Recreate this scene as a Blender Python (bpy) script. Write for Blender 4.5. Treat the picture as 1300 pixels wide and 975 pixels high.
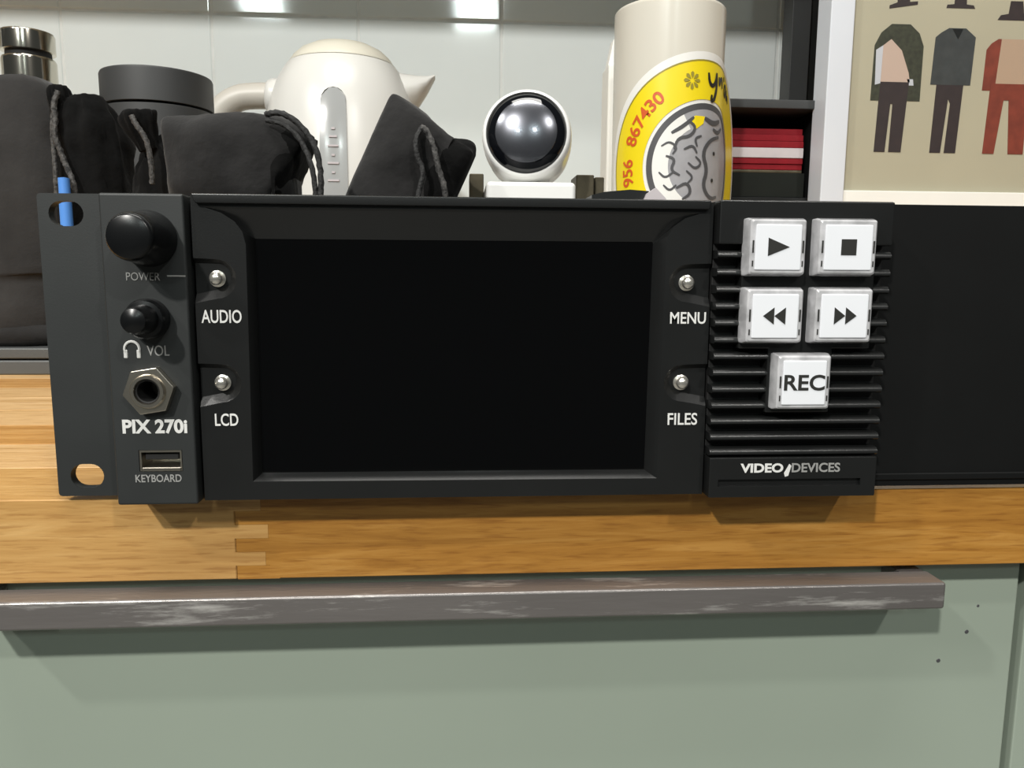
import bpy, bmesh, math, random
from mathutils import Vector, Matrix, noise

random.seed(7)
for o in list(bpy.data.objects):
    bpy.data.objects.remove(o, do_unlink=True)
scene = bpy.context.scene
COL = scene.collection
mm = 0.001

# ---------------------------------------------------------------- camera
cam_d = bpy.data.cameras.new('camera')
cam = bpy.data.objects.new('camera', cam_d)
COL.objects.link(cam)
cam_d.sensor_fit = 'HORIZONTAL'
cam_d.sensor_width = 36.0
cam_d.lens = 36.0 * 988.8 / 1300.0
cam_d.clip_start = 0.005
fwd = Vector((0.06922462, 0.98802895, -0.13786498)).normalized()
rgt = Vector((0.99759642, -0.06898318, 0.00653432)).normalized()
upv = rgt.cross(fwd).normalized()
M3 = Matrix((rgt, upv, -fwd)).transposed().to_4x4()
cam.matrix_world = Matrix.Translation((0.11832, -0.23554, 0.06601)) @ M3
scene.camera = cam

# ---------------------------------------------------------------- world, lamps, exposure
w = bpy.data.worlds.new('room_ambient')
scene.world = w
w.use_nodes = True
bg = w.node_tree.nodes['Background']
bg.inputs[0].default_value = (0.93, 1.0, 0.97, 1)
bg.inputs[1].default_value = 0.06
vs = scene.view_settings
vs.view_transform = 'Standard'
vs.look = 'None'
vs.gamma = 1.0
vs.use_curve_mapping = False
vs.exposure = -0.06


def lamp(name, loc, aim, size, power, col, shape='DISK', size_y=None):
    d = bpy.data.lights.new(name, 'AREA')
    d.shape = shape
    d.size = size
    if size_y:
        d.size_y = size_y
    d.energy = power
    d.color = col
    o = bpy.data.objects.new(name, d)
    COL.objects.link(o)
    o.location = loc
    o.rotation_euler = (Vector(aim) - Vector(loc)).to_track_quat('-Z', 'Y').to_euler()
    return o


WARM = (1.0, 0.975, 0.925)
COOL = (0.88, 1.0, 0.97)
SPOT = 0.10
lamp('ceiling_spot_lamp', (-0.85, -1.75, 1.50), (0.1, 0, 0), SPOT, 44, WARM)
lamp('ceiling_spot_lamp', (-1.25, -0.95, 1.50), (0.1, 0, 0), SPOT, 13, WARM)
lamp('ceiling_spot_lamp', (1.00, -1.75, 1.50), (0.1, 0, 0), SPOT, 15, WARM)
lamp('ceiling_area_light', (0.05, -0.36, 1.53), (0.05, -0.36, 0), 0.9, 19, WARM, 'RECTANGLE', 0.45)  # added soft fill standing in for ceiling bounce, brightens upward-facing ledges; no real lamp
lamp('ceiling_area_light', (0.22, -3.0, 1.50), (0.2, -2.7, 0.2), 0.22, 12, COOL, 'RECTANGLE', 0.36)
lamp('ceiling_area_light', (-0.93, -3.0, 1.53), (-0.9, -2.7, 0.2), 0.22, 12, COOL, 'RECTANGLE', 0.36)


# ---------------------------------------------------------------- materials
def mat(name, col, rough=0.5, metal=0.0, var=0.0, vscale=20.0, bump=0.0, bscale=400.0,
        stretch=None, col2=None, coat=0.0, sheen=0.0, spec=0.5, rvar=0.0):
    m = bpy.data.materials.new(name)
    m.use_nodes = True
    nt = m.node_tree
    b = nt.nodes['Principled BSDF']
    b.inputs['Base Color'].default_value = (*col, 1)
    b.inputs['Roughness'].default_value = rough
    b.inputs['Metallic'].default_value = metal
    b.inputs['Coat Weight'].default_value = coat
    b.inputs['Sheen Weight'].default_value = sheen
    b.inputs['Specular IOR Level'].default_value = spec
    tc = nt.nodes.new('ShaderNodeTexCoord')
    mp = nt.nodes.new('ShaderNodeMapping')
    nt.links.new(tc.outputs['Object'], mp.inputs['Vector'])
    if stretch:
        mp.inputs['Scale'].default_value = stretch
    n = nt.nodes.new('ShaderNodeTexNoise')
    n.inputs['Scale'].default_value = vscale
    n.inputs['Detail'].default_value = 6
    nt.links.new(mp.outputs[0], n.inputs['Vector'])
    r = nt.nodes.new('ShaderNodeValToRGB')
    r.color_ramp.elements[0].position = 0.32
    r.color_ramp.elements[1].position = 0.68
    a = [max(0, c * (1 - var)) for c in col]
    z = list(col2) if col2 else [min(1, c * (1 + var)) for c in col]
    r.color_ramp.elements[0].color = (*a, 1)
    r.color_ramp.elements[1].color = (*z, 1)
    nt.links.new(n.outputs['Fac'], r.inputs[0])
    nt.links.new(r.outputs[0], b.inputs['Base Color'])
    if rvar:
        mr = nt.nodes.new('ShaderNodeMapRange')
        mr.inputs[3].default_value = max(0, rough - rvar)
        mr.inputs[4].default_value = min(1, rough + rvar)
        nt.links.new(n.outputs['Fac'], mr.inputs[0])
        nt.links.new(mr.outputs[0], b.inputs['Roughness'])
    if bump:
        n2 = nt.nodes.new('ShaderNodeTexNoise')
        n2.inputs['Scale'].default_value = bscale
        n2.inputs['Detail'].default_value = 4
        nt.links.new(mp.outputs[0], n2.inputs['Vector'])
        bp = nt.nodes.new('ShaderNodeBump')
        bp.inputs['Strength'].default_value = bump
        bp.inputs['Distance'].default_value = 0.001
        nt.links.new(n2.outputs['Fac'], bp.inputs['Height'])
        nt.links.new(bp.outputs[0], b.inputs['Normal'])
    return m


def wood(name, c1, c2, c3):
    m = bpy.data.materials.new(name)
    m.use_nodes = True
    nt = m.node_tree
    b = nt.nodes['Principled BSDF']
    b.inputs['Roughness'].default_value = 0.42
    tc = nt.nodes.new('ShaderNodeTexCoord')
    oi = nt.nodes.new('ShaderNodeObjectInfo')
    add = nt.nodes.new('ShaderNodeVectorMath')
    add.operation = 'MULTIPLY_ADD'
    add.inputs[1].default_value = (1, 1, 1)
    mul = nt.nodes.new('ShaderNodeVectorMath')
    mul.operation = 'SCALE'
    mul.inputs[0].default_value = (3.1, 1.7, 2.3)
    nt.links.new(oi.outputs['Random'], mul.inputs['Scale'])
    nt.links.new(tc.outputs['Object'], add.inputs[0])
    nt.links.new(mul.outputs[0], add.inputs[2])
    mp = nt.nodes.new('ShaderNodeMapping')
    mp.inputs['Scale'].default_value = (5, 55, 75)
    nt.links.new(add.outputs[0], mp.inputs['Vector'])
    n = nt.nodes.new('ShaderNodeTexNoise')
    n.inputs['Scale'].default_value = 2.2
    n.inputs['Detail'].default_value = 9
    n.inputs['Roughness'].default_value = 0.62
    n.inputs['Distortion'].default_value = 1.6
    nt.links.new(mp.outputs[0], n.inputs['Vector'])
    r = nt.nodes.new('ShaderNodeValToRGB')
    e = r.color_ramp.elements
    e[0].position = 0.30
    e[0].color = (*c1, 1)
    e[1].position = 0.72
    e[1].color = (*c3, 1)
    k = e.new(0.5)
    k.color = (*c2, 1)
    nt.links.new(n.outputs['Fac'], r.inputs[0])
    # short dark pores
    mp2 = nt.nodes.new('ShaderNodeMapping')
    mp2.inputs['Scale'].default_value = (40, 500, 500)
    nt.links.new(add.outputs[0], mp2.inputs['Vector'])
    n2 = nt.nodes.new('ShaderNodeTexNoise')
    n2.inputs['Scale'].default_value = 2.0
    n2.inputs['Detail'].default_value = 3
    nt.links.new(mp2.outputs[0], n2.inputs['Vector'])
    r2 = nt.nodes.new('ShaderNodeValToRGB')
    r2.color_ramp.elements[0].position = 0.33
    r2.color_ramp.elements[0].color = (0.78, 0.72, 0.66, 1)
    r2.color_ramp.elements[1].position = 0.47
    r2.color_ramp.elements[1].color = (1, 1, 1, 1)
    nt.links.new(n2.outputs['Fac'], r2.inputs[0])
    mx = nt.nodes.new('ShaderNodeMix')
    mx.data_type = 'RGBA'
    mx.blend_type = 'MULTIPLY'
    mx.inputs[0].default_value = 1.0
    nt.links.new(r.outputs[0], mx.inputs[6])
    nt.links.new(r2.outputs[0], mx.inputs[7])
    nt.links.new(mx.outputs[2], b.inputs['Base Color'])
    bp = nt.nodes.new('ShaderNodeBump')
    bp.inputs['Strength'].default_value = 0.15
    bp.inputs['Distance'].default_value = 0.0005
    nt.links.new(n2.outputs['Fac'], bp.inputs['Height'])
    nt.links.new(bp.outputs[0], b.inputs['Normal'])
    return m


def clear_glass(name):
    m = bpy.data.materials.new(name)
    m.use_nodes = True
    nt = m.node_tree
    for n in list(nt.nodes):
        nt.nodes.remove(n)
    out = nt.nodes.new('ShaderNodeOutputMaterial')
    mix = nt.nodes.new('ShaderNodeMixShader')
    fr = nt.nodes.new('ShaderNodeFresnel')
    fr.inputs[0].default_value = 1.45
    tr = nt.nodes.new('ShaderNodeBsdfTransparent')
    gl = nt.nodes.new('ShaderNodeBsdfGlossy')
    gl.inputs['Roughness'].default_value = 0.02
    ge = nt.nodes.new('ShaderNodeNewGeometry')       # only the outer side of each pane face mirrors the room
    sb = nt.nodes.new('ShaderNodeMath')
    sb.operation = 'SUBTRACT'
    sb.use_clamp = True
    nt.links.new(fr.outputs[0], sb.inputs[0])
    nt.links.new(ge.outputs['Backfacing'], sb.inputs[1])
    nt.links.new(sb.outputs[0], mix.inputs[0])
    nt.links.new(tr.outputs[0], mix.inputs[1])
    nt.links.new(gl.outputs[0], mix.inputs[2])
    nt.links.new(mix.outputs[0], out.inputs[0])
    return m


M = {}
M['tile'] = mat('white_glazed_tile', (0.80, 0.855, 0.85), 0.06, var=0.015, vscale=9)
M['grout'] = mat('grey_white_grout', (0.76, 0.79, 0.775), 0.9, var=0.06, vscale=60, bump=0.3)
M['wood_pale'] = wood('pale_oak', (0.54, 0.315, 0.12), (0.64, 0.40, 0.175), (0.74, 0.495, 0.25))
M['wood_front'] = wood('golden_oak', (0.43, 0.225, 0.066), (0.53, 0.30, 0.098), (0.63, 0.385, 0.145))
M['wood_mid'] = wood('honey_oak', (0.40, 0.19, 0.045), (0.52, 0.26, 0.07), (0.62, 0.35, 0.12))
M['wood_dark'] = wood('amber_oak', (0.29, 0.122, 0.018), (0.40, 0.183, 0.031), (0.51, 0.262, 0.06))
M['green'] = mat('pale_sage_gloss', (0.32, 0.372, 0.308), 0.22, var=0.03, vscale=7, rvar=0.06)
M['carcass'] = mat('white_chipboard', (0.55, 0.56, 0.53), 0.6, var=0.03)
M['steel'] = mat('worn_brushed_steel', (0.215, 0.20, 0.192), 0.34, metal=0.55, var=0.10, vscale=10, stretch=(1, 6, 6),
                 bump=0.15, bscale=120)


def add_scuffs(m, col, scale, stretch, lo, hi):
    nt = m.node_tree
    b = nt.nodes['Principled BSDF']
    src = b.inputs['Base Color'].links[0].from_socket
    tc = nt.nodes.new('ShaderNodeTexCoord')
    mp = nt.nodes.new('ShaderNodeMapping')
    mp.inputs['Scale'].default_value = stretch
    mp.inputs['Rotation'].default_value = (0, 0.35, 0)
    nt.links.new(tc.outputs['Object'], mp.inputs['Vector'])
    n = nt.nodes.new('ShaderNodeTexNoise')
    n.inputs['Scale'].default_value = scale
    n.inputs['Detail'].default_value = 8
    n.inputs['Roughness'].default_value = 0.7
    nt.links.new(mp.outputs[0], n.inputs['Vector'])
    r = nt.nodes.new('ShaderNodeMapRange')
    r.inputs[1].default_value = lo
    r.inputs[2].default_value = hi
    nt.links.new(n.outputs['Fac'], r.inputs[0])
    mx = nt.nodes.new('ShaderNodeMix')
    mx.data_type = 'RGBA'
    nt.links.new(r.outputs[0], mx.inputs[0])
    nt.links.new(src, mx.inputs[6])
    mx.inputs[7].default_value = (*col, 1)
    nt.links.new(mx.outputs[2], b.inputs['Base Color'])


add_scuffs(M['steel'], (0.72, 0.70, 0.67), 9, (1.6, 9, 16), 0.56, 0.70)
M['scuff'] = mat('scuffed_steel', (0.75, 0.73, 0.71), 0.45, metal=0.9, var=0.2, vscale=60)
M['panel'] = mat('black_painted_metal', (0.021, 0.0235, 0.0235), 0.5, var=0.12, vscale=35, bump=0.03, bscale=2500)
M['plastic'] = mat('black_moulded_plastic', (0.0105, 0.011, 0.011), 0.30, var=0.1, vscale=40, bump=0.03, bscale=2000)
M['blank'] = mat('black_powder_coat', (0.0042, 0.0045, 0.0045), 0.6, var=0.1, vscale=40, spec=0.2, bump=0.03, bscale=2500)
M['deep'] = mat('dark_recess_plastic', (0.008, 0.008, 0.008), 0.7)
M['gloss_black'] = mat('gloss_black_plastic', (0.005, 0.0055, 0.006), 0.27, spec=0.35)
M['screen'] = mat('black_screen_glass', (0.0012, 0.0012, 0.0014), 0.03)
M['print_white'] = mat('white_print_ink', (0.72, 0.72, 0.70), 0.6)
M['print_dim'] = mat('grey_print_ink', (0.30, 0.30, 0.29), 0.6)
M['nickel'] = mat('satin_nickel', (0.66, 0.61, 0.52), 0.28, metal=1.0, var=0.08)
M['pearl'] = mat('pearl_metal_button', (0.80, 0.77, 0.70), 0.22, metal=0.85)
M['cap_clear'] = mat('clear_cap_rim', (0.50, 0.50, 0.515), 0.12, var=0.25, vscale=180, coat=0.5)
M['cap_white'] = mat('white_button_face', (0.82, 0.84, 0.88), 0.3, var=0.015)
M['symbol'] = mat('dark_symbol_ink', (0.022, 0.022, 0.02), 0.5)
M['cloth'] = mat('black_cotton', (0.017, 0.0165, 0.0165), 0.95, var=0.3, vscale=50, bump=0.8, bscale=150, sheen=0.15, spec=0.2)
M['cloth_black'] = mat('deep_black_velvet', (0.0045, 0.0045, 0.0045), 0.95, var=0.2, vscale=70, bump=0.8, bscale=160, sheen=0.03, spec=0.1)
M['cloth_grey'] = mat('charcoal_cotton', (0.028, 0.027, 0.0265), 0.95, var=0.25, vscale=28, bump=0.8, bscale=110, sheen=0.15, spec=0.2)
M['cord'] = mat('black_braided_cord', (0.02, 0.02, 0.02), 0.8, var=0.6, vscale=500, bump=0.6, bscale=900)
M['cord_grey'] = mat('grey_flecked_cord', (0.05, 0.048, 0.046), 0.8, var=0.9, vscale=400, bump=0.6, bscale=900)
M['canister'] = mat('matt_dark_grey', (0.034, 0.036, 0.037), 0.55, var=0.06)
M['chrome'] = mat('polished_steel', (0.62, 0.58, 0.50), 0.14, metal=1.0)
M['kettle'] = mat('off_white_plastic', (0.635, 0.63, 0.60), 0.3, var=0.01)
M['kettle_lid'] = mat('cream_plastic', (0.65, 0.625, 0.53), 0.34, var=0.01)
M['kettle_grip'] = mat('warm_grey_plastic', (0.50, 0.475, 0.425), 0.4, var=0.02)
M['gauge'] = mat('grey_gauge_window', (0.33, 0.34, 0.34), 0.15, var=0.04)
M['white_gloss'] = mat('white_gloss_plastic', (0.82, 0.82, 0.80), 0.22)
M['lens'] = mat('dark_lens_glass', (0.004, 0.0045, 0.006), 0.05)
M['lens_in'] = mat('lens_coating', (0.15, 0.155, 0.175), 0.23, metal=0.85, coat=1.0)
M['bronze'] = mat('dark_bronze_metal', (0.10, 0.085, 0.055), 0.45, metal=0.6, var=0.3, vscale=90)
M['ceramic'] = mat('cream_ceramic', (0.64, 0.615, 0.54), 0.22, var=0.02, vscale=14)
M['cream'] = mat('cream_card', (0.80, 0.80, 0.755), 0.6, var=0.02)
M['st_white'] = mat('white_sticker_paper', (0.80, 0.80, 0.77), 0.35)
M['st_yellow'] = mat('yellow_sticker_ink', (0.83, 0.66, 0.012), 0.35, var=0.03)
M['st_red'] = mat('red_sticker_ink', (0.62, 0.10, 0.02), 0.4)
M['st_black'] = mat('black_sticker_ink', (0.02, 0.018, 0.015), 0.4)
M['st_olive'] = mat('olive_sticker_ink', (0.30, 0.25, 0.03), 0.4)
M['st_grey'] = mat('grey_sticker_ink', (0.34, 0.34, 0.36), 0.4, var=0.1, vscale=60)
M['st_dark'] = mat('dark_grey_sticker_ink', (0.075, 0.075, 0.08), 0.4)
M['box_black'] = mat('black_lacquer', (0.010, 0.011, 0.011), 0.35, var=0.1)
M['red'] = mat('red_card', (0.20, 0.007, 0.013), 0.6, spec=0.2, var=0.15, vscale=60)
M['whitepaper'] = mat('pale_grey_card', (0.50, 0.46, 0.475), 0.7, var=0.06, vscale=60)
M['darkgreen'] = mat('dark_green_card', (0.007, 0.009, 0.007), 0.7, spec=0.2, var=0.2)
M['frame_white'] = mat('cool_white_paint', (0.62, 0.65, 0.70), 0.4, var=0.02)
M['beige'] = mat('beige_poster_paper', (0.42, 0.39, 0.285), 0.5, var=0.03, vscale=12)
M['olive'] = mat('olive_black_ink', (0.035, 0.038, 0.022), 0.6, var=0.3, vscale=300)
M['pink'] = mat('pale_pink_ink', (0.50, 0.38, 0.31), 0.6)
M['paleblue'] = mat('pale_blue_ink', (0.50, 0.52, 0.56), 0.6)
M['brownink'] = mat('dark_brown_ink', (0.030, 0.020, 0.020), 0.6, var=0.1, vscale=200)
M['slate'] = mat('slate_grey_ink', (0.040, 0.045, 0.045), 0.6, var=0.15, vscale=150)
M['rust'] = mat('rust_red_ink', (0.19, 0.035, 0.018), 0.6, var=0.15, vscale=150)
M['tan'] = mat('tan_ink', (0.42, 0.30, 0.21), 0.6)
M['blue'] = mat('bright_blue_plastic', (0.09, 0.27, 0.72), 0.35)
M['laptop'] = mat('dark_grey_aluminium', (0.10, 0.105, 0.105), 0.45, metal=0.3)
M['glass'] = clear_glass('clear_picture_glass')
M['cabinet_white'] = mat('white_cabinet_laminate', (0.55, 0.57, 0.55), 0.5, var=0.02)
M['rubber'] = mat('black_rubber', (0.01, 0.01, 0.01), 0.8)


# ---------------------------------------------------------------- mesh helpers
def tag(o, label, cat=None, group=None, kind=None):
    if label:
        o['label'] = label
    if cat:
        o['category'] = cat
    if group:
        o['group'] = group
    if kind:
        o['kind'] = kind
    return o


def empty(name, loc, label=None, cat=None, group=None):
    o = bpy.data.objects.new(name, None)
    o.empty_display_size = 0.01
    COL.objects.link(o)
    o.location = loc
    o['_base'] = list(loc)
    tag(o, label, cat, group)
    return o


BASE = {}


def base_of(o):
    while o is not None and o.parent is not None:
        o = o.parent
    return o.location.copy() if o is not None else Vector((0, 0, 0))


def link(name, me, m, parent=None, origin=None, smooth=35):
    """mesh is in world metres; parts are stored relative to the base of their thing"""
    o = bpy.data.objects.new(name, me)
    COL.objects.link(o)
    if m is not None and not me.materials:
        me.materials.append(m)
    if parent is not None:
        me.transform(Matrix.Translation(-base_of(parent)))
        o.parent = parent
    elif origin is not None:
        me.transform(Matrix.Translation(-Vector(origin)))
        o.location = origin
    if smooth:
        for p in me.polygons:
            p.use_smooth = True
        if smooth < 180:
            try:
                me.set_sharp_from_angle(angle=math.radians(smooth))
            except Exception:
                pass
            wn = o.modifiers.new('weighted_normals', 'WEIGHTED_NORMAL')
            wn.keep_sharp = True
            wn.weight = 80
    return o


def build(name, bm, m, parent=None, origin=None, smooth=35):
    bmesh.ops.recalc_face_normals(bm, faces=bm.faces)
    me = bpy.data.meshes.new(name)
    bm.to_mesh(me)
    bm.free()
    return link(name, me, m, parent, origin, smooth)


def new():
    return bmesh.new()


def merge(bm, other):
    me = bpy.data.meshes.new('tmp')
    other.to_mesh(me)
    other.free()
    bm.from_mesh(me)
    bpy.data.meshes.remove(me)
    return bm


def box(x0, x1, y0, y1, z0, z1, b=0.0, seg=2, bm=None, s=mm):
    t = bmesh.new()
    bmesh.ops.create_cube(t, size=1.0)
    for v in t.verts:
        v.co = Vector(((x0 if v.co.x < 0 else x1) * s, (y0 if v.co.y < 0 else y1) * s, (z0 if v.co.z < 0 else z1) * s))
    if b:
        bmesh.ops.bevel(t, geom=list(t.edges), offset=b * s, segments=seg, profile=0.5, affect='EDGES')
    return merge(bm, t) if bm is not None else t


def lathe(cx, cy, cz, prof, axis='Z', n=48, bm=None, s=mm):
    """prof: list of (radius, height along axis); closed at ends where radius is 0"""
    t = bmesh.new()
    rings = []
    for r, h in prof:
        ring = []
        if r < 1e-6:
            ring = [None]
            p = (cx, cy, cz + h) if axis == 'Z' else (cx, cy + h, cz)
            ring = [t.verts.new(Vector(p) * s)]
        else:
            for i in range(n):
                a = 2 * math.pi * i / n
                if axis == 'Z':
                    p = (cx + r * math.cos(a), cy + r * math.sin(a), cz + h)
                else:
                    p = (cx + r * math.cos(a), cy + h, cz + r * math.sin(a))
                ring.append(t.verts.new(Vector(p) * s))
        rings.append(ring)
    for a, b in zip(rings, rings[1:]):
        for i in range(n):
            j = (i + 1) % n
            if len(a) == 1 and len(b) == 1:
                continue
            if len(a) == 1:
                t.faces.new((a[0], b[i], b[j]))
            elif len(b) == 1:
                t.faces.new((a[i], a[j], b[0]))
            else:
                t.faces.new((a[i], a[j], b[j], b[i]))
    if len(rings[0]) > 1 and (Vector((prof[0][0], prof[0][1])) - Vector((prof[-1][0], prof[-1][1]))).length > 1e-6:
        t.faces.new(list(reversed(rings[0])))
        if len(rings[-1]) > 1:
            t.faces.new(rings[-1])
    elif len(rings[-1]) > 1:
        t.faces.new(rings[-1])
    return merge(bm, t) if bm is not None else t


def tube(path, r, n=10, bm=None, s=mm, smoothpath=0, twist=0.0):
    """tube along a list of points (mm); r a number or list"""
    P = [Vector(p) for p in path]
    R = list(r) if isinstance(r, (list, tuple)) else [r] * len(P)
    for _ in range(smoothpath):
        Q, S = [P[0]], [R[0]]
        for i in range(len(P) - 1):
            Q += [P[i] * 0.75 + P[i + 1] * 0.25, P[i] * 0.25 + P[i + 1] * 0.75]
            S += [R[i] * 0.75 + R[i + 1] * 0.25, R[i] * 0.25 + R[i + 1] * 0.75]
        Q.append(P[-1])
        S.append(R[-1])
        P, R = Q, S
    t = bmesh.new()
    rings = []
    u = None
    for i, p in enumerate(P):
        d = (P[min(i + 1, len(P) - 1)] - P[max(i - 1, 0)]).normalized()
        if u is None:
            u = d.orthogonal().normalized()
        u = (u - d * u.dot(d)).normalized()
        v = d.cross(u)
        ring = []
        for k in range(n):
            a = 2 * math.pi * k / n + twist * i
            rr = R[i] * (1 + (0.22 * math.cos(3 * (a)) if twist else 0))
            aa = 2 * math.pi * k / n
            ring.append(t.verts.new((p + (u * math.cos(aa) + v * math.sin(aa)) * rr) * s))
        rings.append(ring)
    for a, b in zip(rings, rings[1:]):
        for k in range(n):
            t.faces.new((a[k], a[(k + 1) % n], b[(k + 1) % n], b[k]))
    t.faces.new(list(reversed(rings[0])))
    t.faces.new(rings[-1])
    return merge(bm, t) if bm is not None else t


def prism(poly, y0, y1, bm=None, s=mm, b=0.0):
    """polygon of (x, z) extruded from y0 to y1"""
    t = bmesh.new()
    a = [t.verts.new(Vector((x, y0, z)) * s) for x, z in poly]
    c = [t.verts.new(Vector((x, y1, z)) * s) for x, z in poly]
    n = len(poly)
    fs = [t.faces.new(a), t.faces.new(list(reversed(c)))]
    for i in range(n):
        j = (i + 1) % n
        t.faces.new((a[j], a[i], c[i], c[j]))
    if b:
        bmesh.ops.recalc_face_normals(t, faces=t.faces)
        es = [e for e in t.edges if e.calc_face_angle(0) > math.radians(40)]
        bmesh.ops.bevel(t, geom=es, offset=b * s, segments=2, profile=0.5, affect='EDGES')
    t.normal_update()
    bmesh.ops.triangulate(t, faces=[f for f in t.faces if len(f.verts) > 4])
    return merge(bm, t) if bm is not None else t


def stadium(cx, cz, w, h, n=10):
    r = min(w, h) / 2
    pts = []
    if w >= h:
        d = w / 2 - r
        for i in range(n + 1):
            a = -math.pi / 2 + math.pi * i / n
            pts.append((cx + d + r * math.cos(a), cz + r * math.sin(a)))
        for i in range(n + 1):
            a = math.pi / 2 + math.pi * i / n
            pts.append((cx - d + r * math.cos(a), cz + r * math.sin(a)))
    else:
        d = h / 2 - r
        for i in range(n + 1):
            a = math.pi * i / n
            pts.append((cx + r * math.cos(a), cz + d + r * math.sin(a)))
        for i in range(n + 1):
            a = math.pi + math.pi * i / n
            pts.append((cx + r * math.cos(a), cz - d + r * math.sin(a)))
    return pts


def rrect(x0, x1, z0, z1, r, n=5):
    pts = []
    for cx, cz, a0 in ((x1 - r, z1 - r, 0), (x0 + r, z1 - r, 90), (x0 + r, z0 + r, 180), (x1 - r, z0 + r, 270)):
        for i in range(n + 1):
            a = math.radians(a0 + 90 * i / n)
            pts.append((cx + r * math.cos(a), cz + r * math.sin(a)))
    return pts


def cut(bm, cutters):
    """boolean difference, returns a new bmesh"""
    def ob(b):
        bmesh.ops.recalc_face_normals(b, faces=b.faces)
        me = bpy.data.meshes.new('cut')
        b.to_mesh(me)
        b.free()
        o = bpy.data.objects.new('cut', me)
        COL.objects.link(o)
        return o
    a = ob(bm)
    cs = [ob(c) for c in cutters]
    for c in cs:
        md = a.modifiers.new('b', 'BOOLEAN')
        md.object = c
        md.operation = 'DIFFERENCE'
        md.solver = 'EXACT'
    dg = bpy.context.evaluated_depsgraph_get()
    dg.update()
    me = bpy.data.meshes.new_from_object(a.evaluated_get(dg))
    r = bmesh.new()
    r.from_mesh(me)
    for o in [a] + cs:
        bpy.data.objects.remove(o, do_unlink=True)
    bpy.data.meshes.remove(me)
    return r


_glyphs = {}


def text_mesh(s, bold=0.0, space=1.0, extrude=0.0):
    c = bpy.data.curves.new('t', 'FONT')
    c.body = s
    c.size = 1.0
    c.offset = bold
    c.space_character = space
    c.resolution_u = 4
    c.extrude = extrude
    o = bpy.data.objects.new('t', c)
    COL.objects.link(o)
    dg = bpy.context.evaluated_depsgraph_get()
    dg.update()
    me = bpy.data.meshes.new_from_object(o.evaluated_get(dg))
    bpy.data.objects.remove(o, do_unlink=True)
    bpy.data.curves.remove(c)
    xs = [v.co.x for v in me.vertices]
    ys = [v.co.y for v in me.vertices]
    return me, min(xs), max(xs), min(ys), max(ys)


def text_box(name, s, x0, x1, z0, z1, y, m, parent, bold=0.02, space=1.0, rot=0.0):
    """raised print 0.12 mm thick filling the box x0..x1, z0..z1 (mm) on a surface facing -Y at y"""
    me, a, b, c, d = text_mesh(s, bold, space, 0.5)
    cx, cz = (x0 + x1) / 2, (z0 + z1) / 2
    for v in me.vertices:
        px = x0 + (v.co.x - a) / (b - a) * (x1 - x0)
        pz = z0 + (v.co.y - c) / (d - c) * (z1 - z0)
        dx, dz = px - cx, pz - cz
        px = cx + dx * math.cos(rot) - dz * math.sin(rot)
        pz = cz + dx * math.sin(rot) + dz * math.cos(rot)
        v.co = Vector((px, y - 0.06 - v.co.z * 0.12, pz)) * mm
    return link(name, me, m, parent, smooth=0)


# ================================================================ SETTING
# ---- tiled wall
TW, TH = 149.5, 200.0
WALLY = 629.6
wall = build('wall_back', box(-1200, 1900, WALLY - 0.8, WALLY + 90, -60, 1250), M['grout'], smooth=0)
wall['kind'] = 'structure'
tm = None
for r in range(-1, 4):
    for c in range(-5, 11):
        x0 = -133.6 + c * TW
        z0 = 330.5 + (r - 2) * TH
        jx = random.uniform(-0.15, 0.15)
        if tm is None:
            t = box(-TW / 2 + 1.0, TW / 2 - 1.0, -1.6, 6, -TH / 2 + 1.0, TH / 2 - 1.0)
            fe = [e for e in t.edges if all(v.co.y < 0 for v in e.verts)]
            bmesh.ops.bevel(t, geom=fe, offset=1.7 * mm, segments=4, profile=0.5, affect='EDGES')
            o = build('tile', t, M['tile'], smooth=0)
            tm = o.data
        else:
            o = bpy.data.objects.new('tile', tm)
            COL.objects.link(o)
        o.parent = wall
        o.location = Vector((x0 + TW / 2 + jx, WALLY, z0 + TH / 2)) * mm
        o.rotation_euler = (random.uniform(-.0012, .0012), 0, random.uniform(-.0012, .0012))

fl = build('floor', box(-1600, 2300, -3600, 720, -930, -900), mat('grey_floor', (0.20, 0.19, 0.175), 0.5, var=0.1, vscale=3), smooth=0)
fl['kind'] = 'structure'

# ---- wall cupboard above (shades the top of the tiles)
cup = empty('overhead_cupboard', (0.3, 0.46, 0.485), 'white wall cupboard fixed to the tiles above the worktop', 'cupboard')
build('cupboard_body', box(-900, 1500, 320, 627.5, 485, 1050, 1.0), M['cabinet_white'], cup, smooth=0)
for i in range(6):
    build('cupboard_door', box(-899 + i * 400, -501 + i * 400, 300, 318, 484, 1050, 1.0), M['cabinet_white'], cup, smooth=0)

# ---- oak worktop made of staves
ZT, ZB = -1.5, -27.6
wt = empty('worktop', (0.3, 0.3, ZB * mm), 'oak worktop of glued staves with a finger joint in its front edge', 'worktop')


FJ0, FJ1, NF = 50.0, 60.0, 6
FH = (ZT - ZB) / NF
pale = box(-420, FJ0, 0, 39.8, ZB, ZT, 0.3, 1)
dark = box(FJ1, 620, 0, 39.8, ZB, ZT, 0.3, 1)
for i in range(NF):
    za, zb = ZB + i * FH + .03, ZB + (i + 1) * FH - .03
    if i % 2:
        box(FJ0 - 3, FJ1 - .1 - (i % 3), 0.02, 39.7, za, zb, bm=pale)
        box(FJ1 - .05 - (i % 3), FJ1 + 3, 0.02, 39.7, za, zb, bm=dark)
    else:
        box(FJ0 + .2, FJ1 + 3, 0.02, 39.7, za, zb, bm=dark)
build('stave', pale, M['wood_front'], wt, smooth=0)
build('stave', dark, M['wood_dark'], wt, smooth=0)
build('stave', box(-900, -420.3, 0, 39.8, ZB, ZT, 0.4, 1), M['wood_mid'], wt, smooth=0)
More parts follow.
